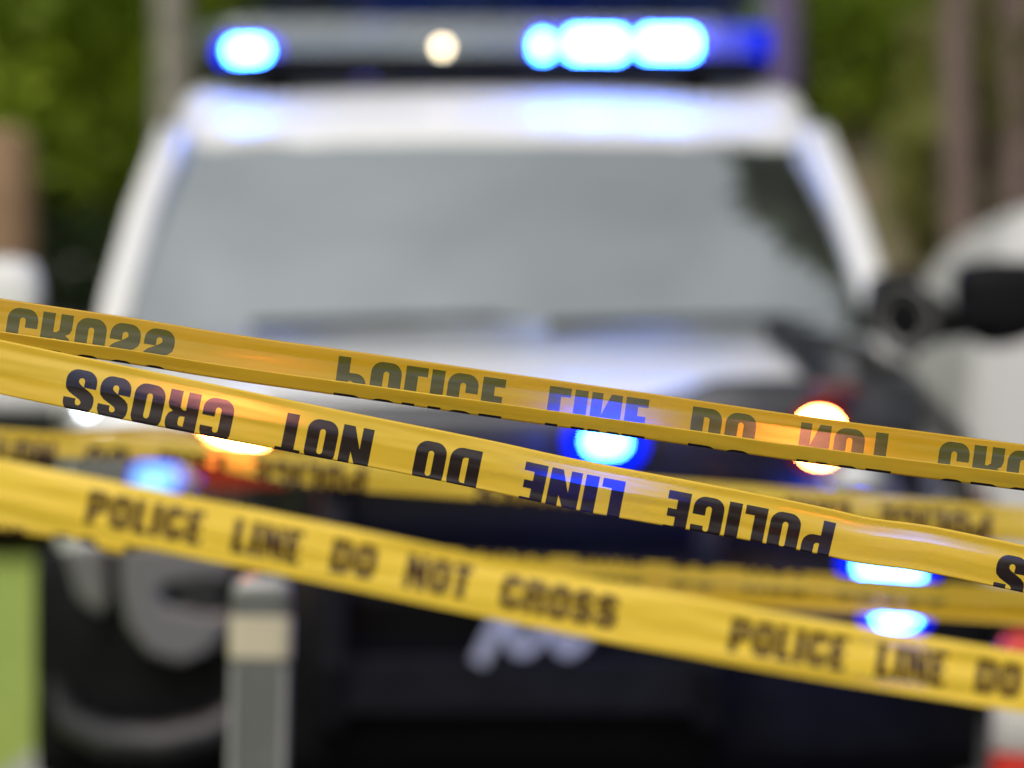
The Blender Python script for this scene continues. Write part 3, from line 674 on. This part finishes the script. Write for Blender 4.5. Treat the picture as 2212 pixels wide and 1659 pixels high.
boxes = [(min(p[0] for p in o), max(p[0] for p in o), o) for o in outlines]
def is_ink(cx, cy):
    n = 0
    for a, b, o in boxes:
        if a <= cx <= b and inside(cx, cy, o): n += 1
    return n % 2 == 1
TI = []
TF2 = []
for f in TF:
    a, b, c = [TV[k] for k in f]
    if abs((b[0] - a[0]) * (c[1] - a[1]) - (c[0] - a[0]) * (b[1] - a[1])) < 1e-6: continue
    if (b[0] - a[0]) * (c[1] - a[1]) - (c[0] - a[0]) * (b[1] - a[1]) < 0: f = (f[0], f[2], f[1])
    TF2.append(f); TI.append(1 if is_ink((a[0] + b[0] + c[0]) / 3, (a[1] + b[1] + c[1]) / 3) else 0)
TF = TF2

def interp(pts, x):
    if x <= pts[0][0]: i = 0
    elif x >= pts[-1][0]: i = len(pts) - 2
    else: i = max(k for k in range(len(pts) - 1) if pts[k][0] <= x)
    (xa, ya), (xb, yb) = pts[i], pts[i + 1]
    # catmull-like smooth slope inside, straight outside
    def sl(k):
        k = min(max(k, 0), len(pts) - 1); a = pts[max(k - 1, 0)]; b = pts[min(k + 1, len(pts) - 1)]
        return (b[1] - a[1]) / (b[0] - a[0])
    if x < pts[0][0]: return ya + (x - xa) * sl(0)
    if x > pts[-1][0]: return yb + (x - xb) * sl(len(pts) - 1)
    h = xb - xa; t = (x - xa) / h; m0, m1 = sl(i) * h, sl(i + 1) * h
    return (2 * t ** 3 - 3 * t ** 2 + 1) * ya + (t ** 3 - 2 * t ** 2 + t) * m0 + (-2 * t ** 3 + 3 * t ** 2) * yb + (t ** 3 - t ** 2) * m1

def tape(label, d, top, u_px, su, flip, folds, seed, amp=.0012, fm='film', span=(-2600, 4800)):
    """top: picture positions of the upper edge; u_px: picture x where the word POLICE starts; su: +1 text runs right, -1 left;
    flip: +1 letters' feet at the upper edge; folds(w, px) -> (a down from the upper edge, b towards the camera) in metres"""
    mm_per = K * d * 1000
    # arc length table along the upper edge
    xs = list(range(span[0], span[1] + 1, 10)); pos = [W(x, interp(top, x), d) for x in xs]; L = [0]
    for i in range(1, len(xs)): L.append(L[-1] + (pos[i] - pos[i - 1]).length * 1000)
    i0 = min(range(len(xs)), key=lambda k: abs(xs[k] - u_px)); l0 = L[i0] + (u_px - xs[i0]) * mm_per
    def frame(l):
        s = l; lo, hi = 0, len(L) - 1
        if s <= 0: lo = 0
        elif s >= L[-1]: lo = len(L) - 2
        else:
            while hi - lo > 1:
                m_ = (lo + hi) // 2
                if L[m_] <= s: lo = m_
                else: hi = m_
        t = (s - L[lo]) / (L[lo + 1] - L[lo]); p = pos[lo].lerp(pos[lo + 1], t)
        k0, k1 = max(lo - 3, 0), min(lo + 4, len(pos) - 1)
        T = (pos[k1] - pos[k0]).normalized(); dn = Vector((0, 1, 0)).cross(T); 
        if dn.z > 0: dn = -dn
        return p, dn, xs[lo] + t * 10
    verts = []; faces = []; mi = []; uvs = []
    nper = int(L[-1] / PERIOD) + 2
    umin = -l0 if su > 0 else -(L[-1] - l0)
    p0 = math.floor(umin / PERIOD)
    cache = {}
    for pi in range(p0, p0 + nper + 1):
        base = len(verts)
        for (u, v) in TV:
            uu = u + pi * PERIOD; l = l0 + su * uu
            key = round(l, 2)
            if key not in cache: cache[key] = frame(min(max(l, 0), L[-1]))
            p, dn, px = cache[key]
            w = (v if flip > 0 else 75 - v) / 1000
            a, b = folds(w, px)
            q = noise.noise(Vector((l * .004 + seed * 7, w * 55, seed))) * amp + noise.noise(Vector((l * .02, w * 160, seed + 5))) * amp * .22
            a += noise.noise(Vector((l * .006 + seed, 0, seed))) * .0006
            verts.append(p + dn * a + Vector((0, -1, 0)) * (b + q)); uvs.append((l / 1000, w))
        for f, k in zip(TF, TI):
            l_ = [l0 + su * (TV[i][0] + pi * PERIOD) for i in f]
            if min(l_) < 0 or max(l_) > L[-1]: continue
            faces.append(tuple(base + i for i in f)); mi.append(k)
    me = bpy.data.meshes.new('barrier_tape'); me.from_pydata([tuple(v) for v in verts], [], faces)
    uvl = me.uv_layers.new(name='UVMap')
    lv = [0] * len(me.loops); me.loops.foreach_get('vertex_index', lv)
    flat = []
    for i in lv: flat += uvs[i]
    uvl.data.foreach_set('uv', flat)
    o = link('barrier_tape', me, [M[fm], M['ink' if fm == 'film' else 'ink_far']])
    me.polygons.foreach_set('material_index', mi); me.polygons.foreach_set('use_smooth', [True] * len(mi))
    bm = bmesh.new(); bm.from_mesh(me); bmesh.ops.remove_doubles(bm, verts=bm.verts[:], dist=.00001)
    bmesh.ops.delete(bm, geom=[v for v in bm.verts if not v.link_faces], context='VERTS'); bm.to_mesh(me); bm.free()
    tag(o, label, 'barrier tape', 'yellow police line tapes stretched across the view')
    return o

def zig(stops, lay, rad=.0016, tilt=0):
    """zigzag fold: tape position w against the stops where it turns; lay = depth of every leg. a starts at 0 on the visible upper fold"""
    def f(w, px, stops=stops, lay=lay):
        st_ = stops(px) if callable(stops) else stops
        a = 0.0; prev = st_[0][0]; 
        # st_: list of (w_start, direction)
        b = lay[0]
        for k, (ws, a0, sgn) in enumerate(st_):
            if w >= ws: a = a0 + sgn * (w - ws); b = lay[k]; kk = k
        # ease the depth across each fold and round the edge a little
        for k in range(1, len(st_)):
            t = (w - st_[k][0]) / rad
            if -1 < t < 1:
                e = .5 + .5 * math.sin(t * math.pi / 2); b = lay[k - 1] * (1 - e) + lay[k] * e
                sg = st_[k][2]
                a += sg * rad * .28 * (1 - abs(t)) ** 2
        if tilt and len(st_) > 3 and st_[2][0] <= w < st_[3][0]: b += tilt * (w - st_[2][0])
        return a, b
    return f
D2 = lambda pts: [(x * .96007, y * .96007) for x, y in pts]     # measured on the 2304 wide photograph
# upper tape in focus: seen from its back, upside down, lower edge doubled forward
def s1(px):
    st_h = .0130 + .003 * min(1, max(0, px / 2212)); hgt = .0415
    w0 = .0122; w1 = w0 + hgt; w2 = w1 + st_h
    return [(0, w0, -1), (w0, 0, 1), (w1, hgt, -1), (w2, hgt - st_h, 1)]
tape('upper sharp yellow tape seen from its back, letters mirrored and olive, lower edge folded forward', 3.5,
     D2([(0, 669), (326, 718), (486, 744), (768, 785), (1330, 865), (1536, 894), (1921, 949), (2304, 998)]), 725, 1, 1,
     zig(s1, [-.0022, 0, .0022, .0014], tilt=.45), 1, amp=.0010)
# lower tape in focus: upside down, printed side to the camera
def s2(px):
    hgt = .0475 - .0062 * min(1, max(0, px / 2212)) + .0006 * math.sin(px * .006)
    w0 = .007; w1 = w0 + hgt
    return [(0, w0, -1), (w0, 0, 1), (w1, hgt, -1)]
tape('middle sharp yellow tape with black upside down lettering crossing in front of the others', 3.47,
     D2([(0, 762), (302, 826), (462, 860), (768, 922), (1115, 992), (1303, 1032), (1536, 1077), (1751, 1119), (1876, 1145), (1953, 1163), (2092, 1182), (2304, 1225)]), 1823, -1, 1,
     zig(s2, [-.0030, 0, -.0022]), 2, amp=.0016)
# lower flat tape, readable
def flat(w, px):
    q = (w - .0375) / .0375; q = q * 1.14 if abs(q) < .52 else math.copysign(.5928 + (abs(q) - .52) * (1 - .5928) / .48, q)
    return .0375 + q * .0375, .002 * math.sin(w / TW * math.pi)
tape('lowest blurred yellow tape with upright readable lettering POLICE LINE DO NOT CROSS', 5.03,
     D2([(-300, 975), (0, 1032), (302, 1092), (768, 1184), (1323, 1299), (1768, 1381), (2304, 1468)]), 195, 1, -1, flat, 3, amp=.0035, fm='film_far')
def s4(px):
    h = interp([(-300, .046), (0, .039), (330, .026), (416, .028), (640, .045), (1000, .047), (2212, .047)], px)
    return [(0, .005, -1), (.005, 0, 1), (.005 + h, h, -1)]
tape('blurred yellow tape running behind the middle sharp tape, lettering upside down', 5.25,
     [(-300, 899), (0, 925), (700, 979), (1475, 1036), (2212, 1094)], 2152, -1, 1, zig(s4, [-.003, 0, -.003]), 4, amp=.003, fm='film_thin')
def s5(px):
    f = min(1, max(0, (px - 320) / 600)); f = f * f * (3 - 2 * f)
    w0 = .0005 + .0500 * f; hgt = .0245 - .0005 * f + .011 * math.exp(-((px - 255) / 55) ** 2)
    return [(0, w0, -1), (w0, 0, 1), (w0 + hgt, hgt, -1)]
tape('blurred narrow yellow tape, knotted under the lowest tape at left, above it at right', 5.32,
     [(-300, 1082), (0, 1108), (300, 1142), (700, 1165), (1080, 1192), (1400, 1212), (1800, 1240), (2212, 1268)], 940, 1, -1, zig(s5, [-.003, 0, -.003]), 5, amp=.003, fm='film_far')

# ------------------------------------------------------------------ bollard
M['post_grey'] = mat('post_grey', (.12, .125, .115), .6, noise_scale=14, noise_amt=.2, bump=.1)
M['post_cap'] = mat('post_cap', (.30, .30, .29), .4, coat=.3, noise_scale=9, noise_amt=.15)
M['band'] = mat('reflective_band', (.52, .46, .33), .45, noise_scale=20, noise_amt=.1)
bd = 6.3; sc = K * bd; cx = W(566, 1300, bd).x; top = W(0, 1246, bd).z; b0 = W(0, 1422, bd).z; b1 = W(0, 1330, bd).z
bol = empty('bollard', (cx - .022, bd, 0)); bol.rotation_euler = (0, R(1.4), 0); tag(bol, 'grey marker post with rounded cap and cream band standing before the police car', 'bollard')
def slab(z0, z1, w, dep, name, m, dome=False):
    bm = bmesh.new(); rs = []
    zs = [(z0, 1), (z1, 1)] if not dome else [(z0, 1)] + [(z0 + (z1 - z0) * math.sin(R(a)), math.cos(R(a)) ** .45 if a < 90 else .02) for a in (35, 50, 62, 72, 80, 86, 90)]
    for z, s in zs: rs.append([Vector((x * s, y * s, z)) for x, y in rrect(w, dep, .018, 4)])
    rings(bm, rs); return obj(name, bm, m, bol, smooth=dome, bev=0 if dome else .003)
slab(-.05, b0, .095, .055, 'post', M['post_grey']); slab(b0 + .0005, b1, .098, .058, 'reflective_band', M['band'])
slab(b1 + .0005, b1 + .028, .094, .054, 'collar', M['post_grey']); slab(b1 + .029, top, .094, .054, 'cap', M['post_cap'], True)
bm = bmesh.new(); 
for s in (-1, 1): box(bm, s * .040 - .004, s * .040 + .004, -.0305, -.026, .0, b0 - .01)
obj('edge_rib', bm, M['post_cap'], bol)

# ------------------------------------------------------------------ traffic cone
M['orange'] = mat('red_orange_plastic', (.55, .02, .008), .45, noise_scale=9, noise_amt=.15)
M['cone_white'] = mat('cone_sleeve', (.52, .50, .46), .5, noise_scale=12, noise_amt=.1)
cd = 7.4; cc = W(2212, 829.5, cd).x; q = K * cd
cone = empty('traffic_cone', (cc, cd, 0)); tag(cone, 'red and white tube cone at the bottom right corner beside the police car', 'traffic cone')
zt = CH - (1368 - 829.5) * q; za = CH - (1500 - 829.5) * q; zb_ = CH - (1622 - 829.5) * q
def cr(z): return .048 + (zt - z) * .055
bm = bmesh.new(); lathe(bm, [(.20, 0), (.20, .03), (.12, .045), (cr(.06) + .004, .06), (cr(.3), .3), (cr(zb_), zb_), (cr(za), za), (cr(zt) - .0, zt - .05), (.045, zt - .02), (.025, zt), (.001, zt + .003)]); obj('tube', bm, M['orange'], cone, smooth=True)
bm = bmesh.new(); lathe(bm, [(cr(zb_) + .001, zb_), (cr(zb_) + .003, zb_ + .002), (cr(za) + .003, za - .002), (cr(za) + .001, za)]); obj('reflective_sleeve', bm, M['cone_white'], cone, smooth=True)
bm = bmesh.new(); box(bm, -.2, .2, -.2, .2, 0.002, .03); obj('base', bm, M['rubber'], cone, bev=.015)

# ------------------------------------------------------------------ fleet number on the push bumper
def stroke(bm, pts, w, y0, y1):
    for a, b in zip(pts[:-1], pts[1:]):
        a = Vector(a); b = Vector(b); d = (b - a).normalized() * w * .5; n = Vector((-d.y, d.x))
        prism_xz(bm, [tuple(a - n - d), tuple(b - n + d), tuple(b + n + d), tuple(a + n - d)], y0, y1)
def digit(bm, poly, px, py, w=.033):
    o = SL(px, py, -.18); stroke(bm, [(o.x + x, o.z + z) for x, z in poly], w, -.176, -.1705)
bm = bmesh.new(); digit(bm, [(.0, .135), (.09, .135), (.022, 0)], 1018, 1418)
num = obj('fleet_number', bm, M['letter'], pb)
for px in (1140, 1238):
    o_ = SL(px, 1350, -.18); bm = bmesh.new(); rs = []
    for sx, y in ((1, -.1705), (1, -.176)):
        for w_, h_ in ((.046, .068), (.016, .038)):
            rs.append([Vector((o_.x + w_ * math.cos(a) + .18 * h_ * math.sin(a), y, o_.z + h_ * math.sin(a))) for a in [6.2832 * k / 36 for k in range(36)]])
    rs = [rs[0], rs[1], rs[3], rs[2], rs[0]]; rings(bm, rs, cap=False); bmesh.ops.remove_doubles(bm, verts=bm.verts[:], dist=1e-6)
    obj('fleet_number', bm, M['letter'], pb)


# added blue spot on the trees, standing in for glow above the light bar
l = bpy.data.lights.new('tree_glow_spot', 'SPOT'); l.energy = 110000; l.color = (.0, .03, 1); l.spot_size = R(13); l.spot_blend = .9; l.shadow_soft_size = .1
o_ = bpy.data.objects.new('tree_glow_spot', l); C.objects.link(o_); o_.parent = lb
p_ = LB(1350, 60); o_.location = (p_.x, LBD + .2, p_.z); o_.rotation_euler = (R(94.6), 0, R(-.6))
